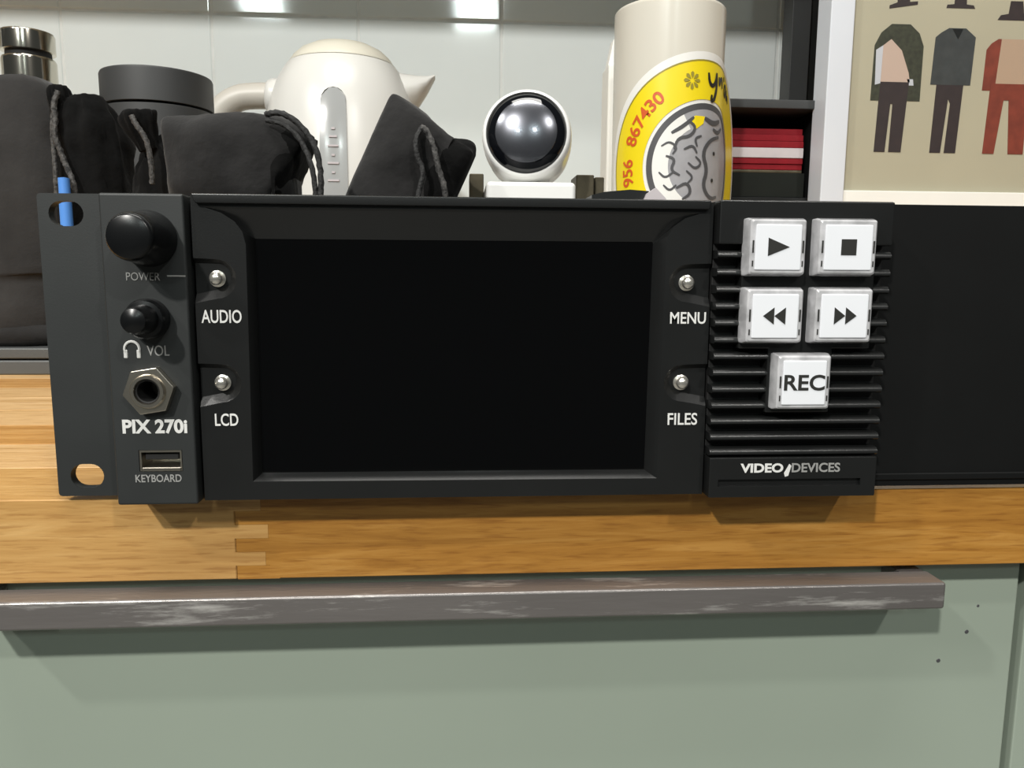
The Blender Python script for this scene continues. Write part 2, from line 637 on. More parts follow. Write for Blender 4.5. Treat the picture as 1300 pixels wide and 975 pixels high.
build('stave', box(620.3, 1500, 0, 39.8, ZB, ZT, 0.4, 1), M['wood_mid'], wt, smooth=0)
row = 0
y = 40.0
kinds = ['wood_pale', 'wood_mid', 'wood_pale', 'wood_dark', 'wood_pale']
while y < 628:
    y1 = min(y + 39.8, 628.3)
    x = -900 + random.uniform(-200, 0)
    while x < 1500:
        x1 = x + random.uniform(380, 620)
        if x1 > -900:
            k = random.choice(['wood_pale', 'wood_pale', 'wood_mid', 'wood_dark'])
            if x < -150 < x1 or x < -60 < x1:
                k = ['wood_pale', 'wood_mid', 'wood_pale', 'wood_pale'][row % 4]
            build('stave', box(max(x, -900) + .15, min(x1, 1500) - .15, y + .1, y1, ZB, ZT, 0.35, 1), M[k], wt, smooth=0)
        x = x1
    y += 40.0
    row += 1

# ---- drawer units under the worktop
du = empty('drawer_unit', (0.121, 0.3, -0.90), 'sage green drawer unit with a long worn steel bar handle', 'drawer unit')
build('carcass', box(-70, 312, 33, 590, -900, -28.2, 0.5, 1), M['carcass'], du, smooth=0)
df = build('drawer_front', box(-72, 314.0, 12, 31, -330, -31.5, 0.8, 2), M['green'], du)
hb = box(-34, 272.5, -10.2, 0.5, -38.2, -29.4, 0.9, 3)
hb = box(-33.5, -25, -3.5, 12.2, -37.8, -29.8, 0.6, 2, bm=hb)
hb = box(263.5, 272.0, -3.5, 12.2, -37.8, -29.8, 0.6, 2, bm=hb)
tag(build('handle', hb, M['steel'], df), 'worn brushed steel bar handle')
build('drawer_front', box(-72, 314.0, 12, 31, -690, -333, 0.8, 2), M['green'], du)
sp = new()
for px, pz, r in ((296.5, -57.0, .9), (287.0, -67.5, .9), (299.8, -47.5, .6)):
    merge(sp, lathe(px, 12.0, pz, [(0, -0.15), (r * .7, -0.12), (r, 0.1), (0, 0.1)], 'Y', 12))
build('speck', sp, M['st_dark'], df)
c2 = empty('kitchen_cabinet', (0.52, 0.3, -0.90), 'sage green cabinet unit next to the drawer unit', 'cabinet')
build('carcass', box(319, 716, 33, 590, -900, -28.2, 0.5, 1), M['carcass'], c2, smooth=0)
build('door', box(317.5, 715, 12, 31, -690, -31.5, 0.8, 2), M['green'], c2)
c3 = empty('kitchen_cabinet', (-0.28, 0.3, -0.90), 'sage green cabinet unit below the tall charcoal sack', 'cabinet')
build('carcass', box(-474, -77, 33, 590, -900, -28.2, 0.5, 1), M['carcass'], c3, smooth=0)
build('door', box(-473, -75.5, 12, 31, -690, -31.5, 0.8, 2), M['green'], c3)

# ================================================================ VIDEO RECORDER
F = -14.0
rec = empty('video_recorder', (0.12, 0.1, ZT * mm), 'black rack-mount video recorder with dark screen and white square buttons', 'recorder')
build('chassis', box(18, 243, -1.0, 205, 0.5, 86.8, 0.8, 2), M['panel'], rec)
for fx in (35, 225):
    for fy in (18, 185):
        build('rubber_foot', lathe(fx, fy, ZT, [(0, 0), (6, 0), (6.5, 0.5), (6, 2.2), (0, 2.2)], 'Z', 24), M['rubber'], rec)
ear = prism(rrect(0, 26, 0.2, 88.2, 1.0, 3), -2.2, 1.0)
ear = cut(ear, [prism(stadium(7.7, 82.6, 9.6, 7.0), -6, 6), prism(stadium(8.5, 6.3, 9.6, 7.2), -6, 6)])
tag(build('rack_ear', ear, M['panel'], rec, smooth=30), 'black rack ear with two oblong slots')
blank = prism(rrect(240, 482.6, 0.2, 88.2, 1.0, 3), -2.2, 1.0)
blank = cut(blank, [prism(stadium(474.6, 82.0, 9.6, 7.0), -6, 6), prism(stadium(474.6, 6.3, 9.6, 7.2), -6, 6)])
bl = build('blank_panel', blank, M['blank'], rec, smooth=30)
tag(bl, 'plain black filler panel of the rack mount')
build('panel_rib', box(246, 470, -3.0, -2.0, 2.2, 4.4, 0.3, 1), M['blank'], bl)

# knob module
km = box(21.8, 44.2, F, 0, 0.6, 87.4, 0.7, 3)
km = cut(km, [box(28.4, 40.4, F - 2, F + 9, 10.4, 16.6), lathe(33.0, F + 12, 33.7, [(0, -16), (3.3, -16), (3.3, 0), (0, 0)], 'Y', 24)])
kmod = build('control_panel', km, M['panel'], rec, smooth=30)
build('power_knob', lathe(34.6, F, 75.3, [(0, .2), (7.6, .2), (7.6, -1.5), (7.2, -3), (6.3, -12), (5.9, -13.2), (5.2, -13.8), (2.5, -14.1), (0, -14.2)], 'Y', 40), M['gloss_black'], rec)
build('volume_knob', lathe(33.6, F, 53.6, [(0, .2), (5.6, .2), (5.6, -3.2), (5.0, -4.2), (4.0, -4.4), (3.6, -10.4), (3.2, -11.4), (1.8, -12), (0, -12.1)], 'Y', 36), M['gloss_black'], rec)
text_box('printed_text', 'POWER', 28, 37, 64.0, 66.2, F, M['print_dim'], kmod, 0.0)
build('printed_line', box(38.9, 43.8, F - .12, F + .1, 65.1, 65.5), M['print_dim'], kmod, smooth=0)
# headphone symbol
hp = new()
arc = []
for i in range(13):
    a = math.radians(-20 + 220 * i / 12)
    arc.append((28.4 + 2.0 * math.cos(a), F - .1, 45.2 + 2.1 * math.sin(a)))
tube(arc, 0.38, 6, bm=hp)
for sx in (-1, 1):
    box(28.4 + sx * 1.75 - .55, 28.4 + sx * 1.75 + .55, F - .3, F + .1, 42.6, 45.0, 0.2, 1, bm=hp)
build('headphone_symbol', hp, M['print_white'], kmod)
text_box('printed_text', 'VOL', 32.4, 38.4, 43.3, 46.2, F, M['print_dim'], kmod, 0.0)
text_box('printed_text', 'PIX 270i', 24.5, 42.2, 21.3, 25.4, F, M['print_white'], kmod, 0.035)
text_box('printed_text', 'KEYBOARD', 27.2, 39.9, 7.3, 9.5, F, M['print_dim'], kmod, 0.012)
# headphone jack
nut = [(33.0 + 7.1 * math.cos(math.radians(9 + 60 * i)), 33.7 + 7.1 * math.sin(math.radians(9 + 60 * i))) for i in range(6)]
jk = cut(prism(nut, F - 2.6, F, b=0.35), [lathe(33.0, F + 4, 33.7, [(0, -12), (4.3, -12), (4.3, 0), (0, 0)], 'Y', 32)])
jack = build('headphone_jack', jk, M['nickel'], rec, smooth=25)
tag(jack, 'nickel hex nut headphone socket')
build('socket_ring', lathe(33.0, F, 33.7, [(3.25, 8), (3.25, -3.0), (3.6, -3.6), (4.4, -3.6), (4.8, -3.0), (4.8, -2.2), (4.25, -2.2), (4.25, 8), (3.25, 8)], 'Y', 32), M['nickel'], jack)
build('socket_bore', lathe(33.0, F, 33.7, [(0, 8.4), (2.9, 8.4), (2.9, -2.8), (3.24, -3.0), (3.24, 8.6), (0, 8.6)], 'Y', 24), M['deep'], jack)
# usb socket
ub = box(28.6, 40.2, F + .1, F + 8.5, 10.5, 16.5)
ub = cut(ub, [box(29.1, 39.7, F - 2, F + 7.8, 11.1, 15.9)])
usb = build('usb_port', ub, M['nickel'], rec, smooth=0)
build('port_tongue', box(29.8, 39.0, F + 1, F + 7.9, 13.6, 15.2, 0.2, 1), M['deep'], usb)
build('port_lip', box(29.2, 39.9, F - .35, F + 3, 10.5, 11.6, 0.2, 1), M['nickel'], usb)

# screen bezel: flat front, scooped inner slope, pockets for four small buttons
BX0, BX1, BZ0, BZ1, BY = 45.4, 191.6, 1.2, 87.2, -12.0
front, back = [], []


def seg(p, q, r, t, n):
    for i in range(n):
        k = i / n
        front.append((p[0] + (q[0] - p[0]) * k, p[1] + (q[1] - p[1]) * k))
        back.append((r[0] + (t[0] - r[0]) * k, r[1] + (t[1] - r[1]) * k))


seg((59.2, 6.6), (177.6, 6.2), (61.0, 8.2), (174.6, 8.0), 6)
seg((177.6, 6.2), (178.2, 74.0), (174.6, 8.0), (175.2, 75.6), 6)
cr = [(178.2, 74.0), (178.6, 77.5), (180.2, 80.3), (183.5, 82.6), (188.5, 84.2)]
for a, b in zip(cr, cr[1:]):
    seg(a, b, (175.2, 75.6), (175.0, 76.0), 1)
seg((188.5, 84.2), (48.5, 84.2), (175.0, 76.0), (61.6, 75.8), 16)
cl = [(48.5, 84.2), (53.5, 82.6), (57.0, 80.3), (59.0, 77.5), (59.8, 74.0)]
for a, b in zip(cl, cl[1:]):
    seg(a, b, (61.6, 75.8), (61.4, 75.4), 1)
seg((59.8, 74.0), (59.2, 6.6), (61.4, 75.4), (61.0, 8.2), 6)
bz = new()
fv = [bz.verts.new(Vector((x, BY, z)) * mm) for x, z in front]
n = len(fv)
mid = []
for (x, z), (u, v) in zip(front, back):      # concave brow: drops back quickly under the top edge
    k = 0.45
    dep = 2.2 if z > 78 else 1.2
    mid.append(bz.verts.new(Vector((x + (u - x) * k, BY + dep, z + (v - z) * k)) * mm))
bv = [bz.verts.new(Vector((x, -8.2, z)) * mm) for x, z in back]
bw = [bz.verts.new(Vector((x, -4.0, z)) * mm) for x, z in back]
oc = [(BX0, BZ0), (BX1, BZ0), (BX1, BZ1), (BX0, BZ1)]
of = [bz.verts.new(Vector((x, BY, z)) * mm) for x, z in oc]
ob_ = [bz.verts.new(Vector((x, -1.5, z)) * mm) for x, z in oc]
edges = [bz.edges.new((fv[i], fv[(i + 1) % n])) for i in range(n)] + [bz.edges.new((of[i], of[(i + 1) % 4])) for i in range(4)]
bmesh.ops.triangle_fill(bz, edges=edges, use_beauty=True)
for i in range(n):
    j = (i + 1) % n
    bz.faces.new((fv[i], fv[j], mid[j], mid[i]))
    bz.faces.new((mid[i], mid[j], bv[j], bv[i]))
    bz.faces.new((bv[i], bv[j], bw[j], bw[i]))
bz.faces.new(bw)
for i in range(4):
    j = (i + 1) % 4
    bz.faces.new((of[j], of[i], ob_[i], ob_[j]))
bz.faces.new(list(reversed(ob_)))
bmesh.ops.remove_doubles(bz, verts=bz.verts, dist=1e-6)
bmesh.ops.triangulate(bz, faces=[f for f in bz.faces if len(f.verts) > 4])


def pocket(ax, az, ar, cx, cz, cr_, depth):
    """tapered pocket running from the bezel's side edge to the button, with sloping walls"""
    def hull(ra, rc):
        pts = []
        d = 1 if cx > ax else -1
        for i in range(13):
            a = -math.pi / 2 + math.pi * i / 12
            pts.append((cx + d * rc * math.cos(a), cz + rc * math.sin(a)))
        pts += [(ax, az + ra), (ax, az - ra)]
        return pts
    p0, p1 = hull(ar + .9, cr_ + .8), hull(ar - 2.2, cr_ - 2.0)
    t = bmesh.new()
    a = [t.verts.new(Vector((x, BY - .8, z)) * mm) for x, z in p0]
    b = [t.verts.new(Vector((x, BY + depth, z + 1.0)) * mm) for x, z in p1]
    t.faces.new(a)
    t.faces.new(list(reversed(b)))
    m_ = len(a)
    for i in range(m_):
        j = (i + 1) % m_
        t.faces.new((a[j], a[i], b[i], b[j]))
    return t


BTN = [(51.4, 64.6), (51.6, 35.3), (184.8, 64.2), (184.2, 35.0)]
cutters = []
for bx, bzz in BTN:
    left = bx < 100
    cutters.append(pocket(41 if left else 196, bzz - 1.4, 6.9, bx, bzz - .4, 5.6, 1.6))
bz = cut(bz, cutters)
bezel = build('screen_bezel', bz, M['plastic'], rec, smooth=28)
build('brow_lip', prism([(47, 85.0), (190, 85.0), (190.5, 87.6), (46, 87.6)], BY - 1.6, BY + 1, b=0.4), M['plastic'], bezel)
build('screen', box(60.4, 175.8, -8.0, -6.0, 7.6, 76.4), M['screen'], rec, smooth=0)
for bx, bzz in BTN:
    tag(build('push_button', lathe(bx, BY + 1.7, bzz, [(0, .3), (2.3, .3), (2.3, -.6), (1.75, -.8), (1.75, -2.4), (1.5, -3.0), (.9, -3.4), (0, -3.5)], 'Y', 28), M['pearl'], rec), 'pearly metal push button')
text_box('printed_text', 'AUDIO', 46.9, 57.9, 52.3, 56.0, BY, M['print_white'], bezel, 0.012)
text_box('printed_text', 'LCD', 49.3, 55.8, 23.0, 26.6, BY, M['print_white'], bezel, 0.012)
text_box('printed_text', 'MENU', 180.0, 190.6, 52.4, 55.8, BY, M['print_white'], bezel, 0.012)
text_box('printed_text', 'FILES', 180.3, 189.2, 22.4, 26.0, BY, M['print_white'], bezel, 0.012)

# grille module
G0, G1 = 192.2, 243.4
gr = build('grille_panel', box(G0, G1, -11.0, -.5, 1.0, 87.6, 0.5, 2), M['deep'], rec)
GY = -16.0
sur = box(G0, G1, GY, -10.5, 75.2, 87.6, 0.6, 2)
sur = box(199.2, 238.6, GY - .02, -10.5, 45.4, 80, 0.6, 2, bm=sur)
sur = box(208.0, 227.4, GY - .04, -10.5, 26.6, 50, 0.6, 2, bm=sur)
build('button_surround', sur, M['plastic'], gr)
ribz = [72.3, 67.3, 62.4, 57.6, 52.8, 47.9, 43.1, 38.3, 33.4, 28.6, 23.9, 19.2, 14.7]
meshes = {}


def rib(x0, x1, z):
    key = round(x1 - x0, 2)
    if key not in meshes:
        # rounded nose profile in the YZ plane, swept along X
        prof = [(-10.6, 1.35), (-14.3, 1.25), (-15.3, 1.0), (-15.9, .3), (-15.9, -.5), (-15.3, -1.0), (-10.6, -1.1)]
        t = bmesh.new()
        L = [t.verts.new(Vector((0, yy, zz)) * mm) for yy, zz in prof]
        R = [t.verts.new(Vector((key, yy, zz)) * mm) for yy, zz in prof]
        k = len(prof)
        for i in range(k):
            j = (i + 1) % k
            t.faces.new((L[i], L[j], R[j], R[i]))
        t.faces.new(list(reversed(L)))
        t.faces.new(R)
        o = build('rib', t, M['plastic'], smooth=50)
        meshes[key] = o.data
    else:
        o = bpy.data.objects.new('rib', meshes[key])
        COL.objects.link(o)
    o.parent = gr
    o.location = Vector((x0, 0, z)) * mm - base_of(gr)
    return o


for i, z in enumerate(ribz):
    if i < 6:
        rib(192.2, 199.6, z)
        rib(238.4, 243.3, z)
    elif i < 10:
        rib(192.2, 208.3, z)
        rib(227.2, 243.3, z)
    else:
        rib(192.2, 243.3, z)
lp = cut(box(G0, G1, GY, -10.5, 1.0, 13.2, 0.5, 2), [box(195.0, 238.6, GY - 2, GY + 1.2, 4.4, 6.6)])
logo = build('name_plate', lp, M['plastic'], gr, smooth=30)
text_box('printed_text', 'VIDEO', 201.6, 214.6, 8.6, 11.4, GY, M['print_white'], logo, 0.035)
text_box('printed_text', 'DEVICES', 217.2, 232.0, 8.6, 11.4, GY, M['print_dim'], logo, 0.02)
build('logo_mark', prism([(214.9, 8.4), (216.4, 11.2), (217.0, 10.6), (216.2, 7.6), (215.2, 7.3)], GY - .15, GY + .1), M['print_white'], logo, smooth=0)


def square_button(name, cx, cz, w, hgt, symbols, txt=None):
    t = bmesh.new()
    loops = []
    for k, yy in ((0, GY + .5), (0.0, GY - 2.0), (.55, GY - 4.2), (1.0, GY - 4.6)):
        loops.append([t.verts.new(Vector((x, yy, z)) * mm) for x, z in rrect(cx - w / 2 + k, cx + w / 2 - k, cz - hgt / 2 + k, cz + hgt / 2 - k, 0.6, 2)])
    m_ = len(loops[0])
    for a, b in zip(loops, loops[1:]):
        for i in range(m_):
            j = (i + 1) % m_
            t.faces.new((a[i], a[j], b[j], b[i]))
    t.faces.new(loops[-1])
    t.faces.new(list(reversed(loops[0])))
    b = build(name, t, M['cap_clear'], rec, smooth=30)
    fc = box(cx - w / 2 + 1.9, cx + w / 2 - 1.9, GY - 5.0, GY - 4.0, cz - hgt / 2 + 1.7, cz + hgt / 2 - 1.9, 0.35, 2)
    build('button_face', fc, M['cap_white'], b)
    cl_ = new()
    for sx in (-1, 1):
        box(cx + sx * (w / 2 - 1.35) - .22, cx + sx * (w / 2 - 1.35) + .22, GY - 4.75, GY - 4.0, cz - 1.6, cz + 1.8, bm=cl_)
        box(cx + sx * (w / 2 - 1.35) - .18, cx + sx * (w / 2 - 1.35) + .18, GY - 4.72, GY - 4.0, cz - 5.4, cz - 3.8, bm=cl_)
    build('cap_clip', cl_, M['symbol'], b, smooth=0)
    if symbols:
        s_ = new()
        for poly in symbols:
            prism([(cx + x, cz + z) for x, z in poly], GY - 5.12, GY - 4.9, bm=s_)
        build('button_symbol', s_, M['symbol'], b, smooth=0)
    if txt:
        text_box('button_text', txt, cx - 6.0, cx + 6.0, cz - 2.3, cz + 2.3, GY - 5.0, M['symbol'], b, 0.02)
    return b


square_button('play_button', 207.6, 74.4, 17.0, 16.2, [[(-3.0, -2.5), (-3.0, 2.5), (3.1, 0)]])
square_button('stop_button', 227.8, 74.5, 17.6, 16.2, [[(-2.2, -2.2), (2.2, -2.2), (2.2, 2.2), (-2.2, 2.2)]])
square_button('rewind_button', 207.7, 55.2, 17.2, 16.0, [[(-3.6, 0), (-.4, 2.4), (-.4, -2.4)], [(-.3, 0), (2.9, 2.4), (2.9, -2.4)]])
square_button('fast_forward_button', 227.8, 55.3, 17.6, 16.0, [[(-3.0, 2.4), (-3.0, -2.4), (.2, 0)], [(.3, 2.4), (.3, -2.4), (3.5, 0)]])
square_button('record_button', 217.3, 36.2, 16.6, 16.4, None, 'REC')

# ================================================================ THINGS BEHIND AND ON THE RECORDER
# ---- cloth bags
def bag(name, spine, sect, m, origin, label, cat='bag', parent=None, n=44, noise_amp=1.2, nscale=0.06, expo=3.0, seed=0.0,
        up=(0, 0, 1), ruffle=None, sub=2, group=None, floor=None):
    """closed cloth surface: rings along a spine (mm); sect = (half width, half height) per ring; ruffle = amplitude per ring"""
    P = [Vector(p) for p in spine]
    S = [Vector((a, b, 0)) for a, b in sect]
    RF = list(ruffle) if ruffle else [0] * len(P)
    for _ in range(sub):
        Q, T, W = [P[0]], [S[0]], [RF[0]]
        for i in range(len(P) - 1):
            Q += [P[i] * .75 + P[i + 1] * .25, P[i] * .25 + P[i + 1] * .75]
            T += [S[i] * .75 + S[i + 1] * .25, S[i] * .25 + S[i + 1] * .75]
            W += [RF[i] * .75 + RF[i + 1] * .25, RF[i] * .25 + RF[i + 1] * .75]
        Q.append(P[-1])
        T.append(S[-1])
        W.append(RF[-1])
        P, S, RF = Q, T, W
    t = bmesh.new()
    rings = []
    upv_ = Vector(up)
    for i, p in enumerate(P):
        d = (P[min(i + 1, len(P) - 1)] - P[max(i - 1, 0)]).normalized()
        u = d.cross(upv_)
        if u.length < 1e-3:
            u = Vector((1, 0, 0))
        u.normalize()
        v = u.cross(d).normalized()
        ring = []
        for k in range(n):
            a = 2 * math.pi * k / n
            ca, sa = math.cos(a), math.sin(a)
            q = (abs(ca) ** expo + abs(sa) ** expo) ** (-1 / expo)
            rf = 1 + RF[i] * (math.cos(9 * a + seed) * .6 + math.cos(14 * a + 2 * seed + i * .4) * .4)
            c = p + u * (S[i].x * ca * q * rf) + v * (S[i].y * sa * q * rf)
            nz = noise.noise(Vector((c.x * nscale + seed, c.y * nscale, c.z * nscale)))
            nz += .5 * noise.noise(Vector((c.x * nscale * 2.3, c.y * nscale * 2.3 + seed, c.z * nscale * 2.3)))
            c = c + (u * ca + v * sa) * (noise_amp * nz)
            if floor is not None:
                c.z = max(c.z, floor)
            ring.append(t.verts.new(c * mm))
        rings.append(ring)
    for a, b in zip(rings, rings[1:]):
        for k in range(n):
            t.faces.new((a[k], a[(k + 1) % n], b[(k + 1) % n], b[k]))
    for ring, rev in ((rings[0], True), (rings[-1], False)):
        c = sum((v.co for v in ring), Vector()) / n
        cv = t.verts.new(c)
        for k in range(n):
            t.faces.new((ring[k], ring[(k + 1) % n], cv))
    o = build(name, t, m, parent, None if parent else origin, smooth=180)
    if label and not parent:
        tag(o, label, cat, group)
    return o


# thin dark slab under the tall bag
lt = empty('laptop', (-0.26, 0.40, ZT * mm), 'closed dark grey laptop lying under the tall charcoal sack', 'laptop')
build('base', box(-400, -140, 299, 480, ZT, 8.2, 1.2, 3), M['laptop'], lt)
build('lid', box(-400, -140, 299, 480, 9.2, 16.5, 1.2, 3), M['laptop'], lt)
build('hinge', box(-360, -180, 470, 479, 7.8, 9.6), M['deep'], lt, smooth=0)

# tall charcoal sack
e = empty('drawstring_sack', (-0.21, 0.37, 0.0166), 'tall charcoal cotton sack standing on the closed laptop', 'bag')
bag('sack_body', [(-212, 368, 17), (-212, 368, 19), (-212, 368, 40), (-211, 368, 58), (-212, 368, 62), (-211, 369, 110), (-211, 370, 155), (-211, 370, 181), (-212, 371, 187), (-212, 371, 188)],
    [(40, 38), (62, 58), (66, 62), (64, 60), (66.5, 62.5), (65, 60), (62, 56), (58, 50), (48, 40), (20, 20)], M['cloth_grey'], None, None, parent=e,
    expo=4.5, noise_amp=4.5, nscale=0.028, seed=3.1, up=(0, 1, 0), floor=16.6)
bag('hem_fold', [(-212, 368, 16.7), (-212, 368, 20), (-212, 368, 26), (-212, 368, 31)], [(60, 58), (68, 64), (68.5, 64.5), (63, 60)], M['cloth'], None, None, parent=e,
    expo=4.5, noise_amp=2.0, nscale=0.05, seed=1.1, up=(0, 1, 0), floor=16.6)

# deep black pouch beside the sack, with flecked draw cord
e = empty('drawstring_pouch', (-0.09, 0.245, ZT * mm), 'slim deep black pouch between the charcoal sack and the dark canister', 'bag')
bag('pouch_body', [(-90, 250, ZT), (-90, 250, 2), (-90, 250, 40), (-91, 250, 90), (-92, 248, 130), (-93, 246, 150), (-94, 245, 161), (-95, 245, 165), (-95, 245, 166)],
    [(12, 14), (18, 22), (20, 25), (20, 25), (18.5, 22), (17.5, 19), (13.5, 15), (8, 10), (3, 4)], M['cloth_black'], None, None, parent=e,
    expo=2.8, noise_amp=4.0, nscale=0.06, seed=5.5, up=(0, 1, 0), ruffle=[0, 0, 0, .02, .05, .08, .12, .12, .1], floor=ZT)
bag('ruffled_mouth', [(-100, 236, 140), (-102, 236, 152), (-104, 236, 163), (-105, 236, 169), (-105, 236, 170)], [(4.5, 5), (5.5, 6), (6, 6.5), (5, 5.5), (2, 2)], M['cloth_black'], None, None,
    parent=e, expo=2.2, noise_amp=1.0, seed=2.0, up=(0, 1, 0), ruffle=[.1, .2, .25, .25, .2])
tag(build('draw_cord', tube([(-101, 228, 165), (-103, 226, 158), (-102, 225, 150), (-103, 224, 140), (-100, 224, 132), (-97, 223, 124), (-93.5, 222, 116), (-92.5, 222, 108)], 1.5, 9, smoothpath=2, twist=0.9), M['cord_grey'], e), 'flecked grey draw cord')
tag(build('draw_cord', tube([(-103, 228, 160), (-104.5, 226, 146), (-104, 225, 130), (-103.5, 224, 118), (-104, 224, 104)], 1.3, 9, smoothpath=2, twist=0.9), M['cord_grey'], e), 'flecked grey draw cord')

# blue pen standing behind the rack ear
e = empty('pen', (-0.106, 0.222, ZT * mm), 'bright blue pen seen above and through the slot of the rack ear', 'pen')
build('barrel', lathe(-95.6, 216, 8, [(0, 0), (3.0, 0), (3.2, 4), (3.2, 94), (2.9, 102), (2.9, 109), (0, 109.5)], 'Z', 20), M['blue'], e)
build('tip', lathe(-95.6, 216, ZT, [(0, 0), (1.0, .5), (2.7, 8), (3.0, 10), (0, 10)], 'Z', 20), M['gloss_black'], e)

# dark grey canister
e = empty('storage_canister', (-0.095, 0.36, ZT * mm), 'round matt dark grey canister in front of the white tiles', 'canister')
build('body', lathe(-95.5, 362, ZT, [(0, 0), (36, 0), (37.2, 1.5), (37.2, 181.3), (36.9, 181.6), (0, 181.6)], 'Z', 72), M['canister'], e)
build('lid', lathe(-95.5, 362, 181.7, [(0, 0), (37.2, 0), (37.4, .2), (37.4, 21), (36.8, 22.4), (34, 23.0), (0, 23.2)], 'Z', 72), M['canister'], e)

# steel flask
e = empty('steel_flask', (-0.21, 0.45, ZT * mm), 'polished steel flask with round cap behind the charcoal sack', 'flask')
build('body', lathe(-235.0, 466, ZT, [(0, 0), (28, 0), (29, 2), (29, 150), (27, 176), (21, 196), (20.4, 205), (20.4, 240), (19.4, 242), (0, 242)], 'Z', 64), M['chrome'], e)
build('collar', lathe(-235.0, 466, 240.8, [(0, 0), (17.0, 0), (17.0, 4.5), (0, 4.5)], 'Z', 48), M['deep'], e)
build('cap', lathe(-235.0, 466, 244.8, [(0, 0), (18.8, 0), (20.2, .8), (20.2, 14.5), (19.2, 16.2), (0, 16.8)], 'Z', 64), M['chrome'], e)

# small pouch bunched against the canister
e = empty('drawstring_pouch', (-0.03, 0.235, ZT * mm), 'small bunched black pouch between the dark canister and the long lying pouch', 'bag')
bag('pouch_body', [(-42, 240, ZT), (-42, 240, 2), (-42, 240, 50), (-43, 240, 100), (-46, 239, 122), (-50, 238, 136), (-53, 238, 142), (-53, 238, 143)],
    [(12, 14), (20, 20), (22, 22), (21, 21), (18, 18), (12, 12), (7, 8), (3, 3)], M['cloth_black'], None, None, parent=e,
    expo=2.5, noise_amp=4.0, nscale=0.07, seed=8.5, up=(0, 1, 0), ruffle=[0, 0, 0, .05, .1, .15, .15, .1], floor=ZT)
bag('ruffled_mouth', [(-53, 226, 134), (-55, 225, 142), (-57, 224, 150), (-58, 224, 154), (-58, 224, 155)], [(5, 5), (7, 6), (8.5, 7), (8, 6.5), (4, 3)], M['cloth_black'], None, None,
    parent=e, expo=2.2, noise_amp=1.2, seed=4.0, up=(0, 1, 0), ruffle=[.1, .2, .3, .3, .2])
build('draw_cord', tube([(-57, 214, 150), (-54, 212, 145), (-49, 211, 138), (-47, 211, 128), (-47, 211, 114)], 1.4, 9, smoothpath=2, twist=0.9), M['cord_grey'], e)

# long black pouch lying on the recorder
TOPZ = 86.8
e = empty('drawstring_pouch', (0.035, 0.095, TOPZ * mm), 'long black pouch lying on the recorder in front of the kettle', 'bag')
bag('pouch_body', [(6.5, 96, 106), (7, 96, 106), (10, 96, 106.5), (17, 96, 107.5), (28, 96, 108), (41, 96, 108), (47.5, 96, 106.5), (51, 96, 105), (53, 96, 104), (53.5, 96, 104)],
    [(13, 16), (17, 20), (19, 21), (21, 21.2), (21.5, 20.8), (21, 20.8), (20, 20.2), (18, 18), (13, 14), (6, 8)], M['cloth'], None, None, parent=e,
    expo=3.2, noise_amp=2.2, nscale=0.075, seed=2.7, ruffle=[0, .02, 0, 0, 0, 0, .02, .05, .06, .04], floor=TOPZ)
bag('ruffled_mouth', [(47, 94, 106), (50, 94, 106), (52.5, 94, 104.5), (53.5, 94, 104)], [(17, 19), (18, 18.5), (15, 17), (8, 11)], M['cloth_black'], None, None, parent=e,
    expo=2.6, noise_amp=1.2, seed=6.0, ruffle=[.02, .08, .12, .1], floor=TOPZ)
build('draw_cord', tube([(46, 77, 126), (52, 74, 126.5), (59, 73, 122.5), (65, 73, 114), (66.5, 73, 106), (66.5, 73, 97), (65, 74, 89)], 1.1, 9, smoothpath=2, twist=0.9), M['cord'], e)
build('draw_cord', tube([(46, 77, 124), (54, 74, 122), (60.5, 73.5, 115), (64, 73, 104), (64.5, 73, 94), (64, 73, 88.5)], 1.0, 9, smoothpath=2, twist=0.9), M['cord'], e)
build('cord_knot', lathe(66.2, 72.5, 90.5, [(0, -3), (2.4, -2), (3.0, 0), (2.4, 2.4), (0, 3.2)], 'Z', 14), M['cord'], e)

# tilted black pouch on the recorder
e = empty('drawstring_pouch', (0.098, 0.105, TOPZ * mm), 'tilted black pouch with hanging cord on the recorder next to the white camera', 'bag')
ax = Vector((0.90, 0, -0.42)).normalized()
c0 = Vector((80.0, 108, 117.0))
sp_, se_ = [], []
for s_, hw, hh in ((0, 6, 24), (0.5, 8, 25.5), (2, 10, 26), (10, 14, 25.5), (18, 15, 24), (24, 14, 22.5), (28, 12, 21.5), (31, 12, 21), (36, 12, 21), (40, 10, 20.5), (41, 4, 16)):
    sp_.append(c0 + ax * s_)
    se_.append((hw, hh))
bag('pouch_body', sp_[:8], se_[:8], M['cloth'], None, None, parent=e, expo=7.0, noise_amp=1.5, nscale=0.08, seed=9.2,
    up=(0.42, 0, 0.90), floor=TOPZ)
bag('ruffled_mouth', [c0 + ax * q for q in (26, 28, 32, 37, 41, 42)], [(10, 20), (11.5, 20.5), (12.5, 21), (12.5, 21), (10, 21), (5, 19)], M['cloth_black'], None, None, parent=e,
    expo=5.0, noise_amp=1.2, seed=7.0, up=(0.42, 0, 0.90), ruffle=[.02, .04, .08, .1, .1, .05], floor=TOPZ)
build('draw_cord', tube([(104, 92, 125), (106, 90, 124), (109, 89, 117), (110.5, 89, 109), (113, 89, 102), (114, 90, 94)], 1.15, 9, smoothpath=2, twist=0.9), M['cord_grey'], e)
build('draw_cord', tube([(104, 92, 125), (101.5, 90, 120), (102, 89, 113), (105, 89, 108), (103, 89, 100), (101, 90, 92)], 1.0, 9, smoothpath=2, twist=0.9), M['cord'], e)

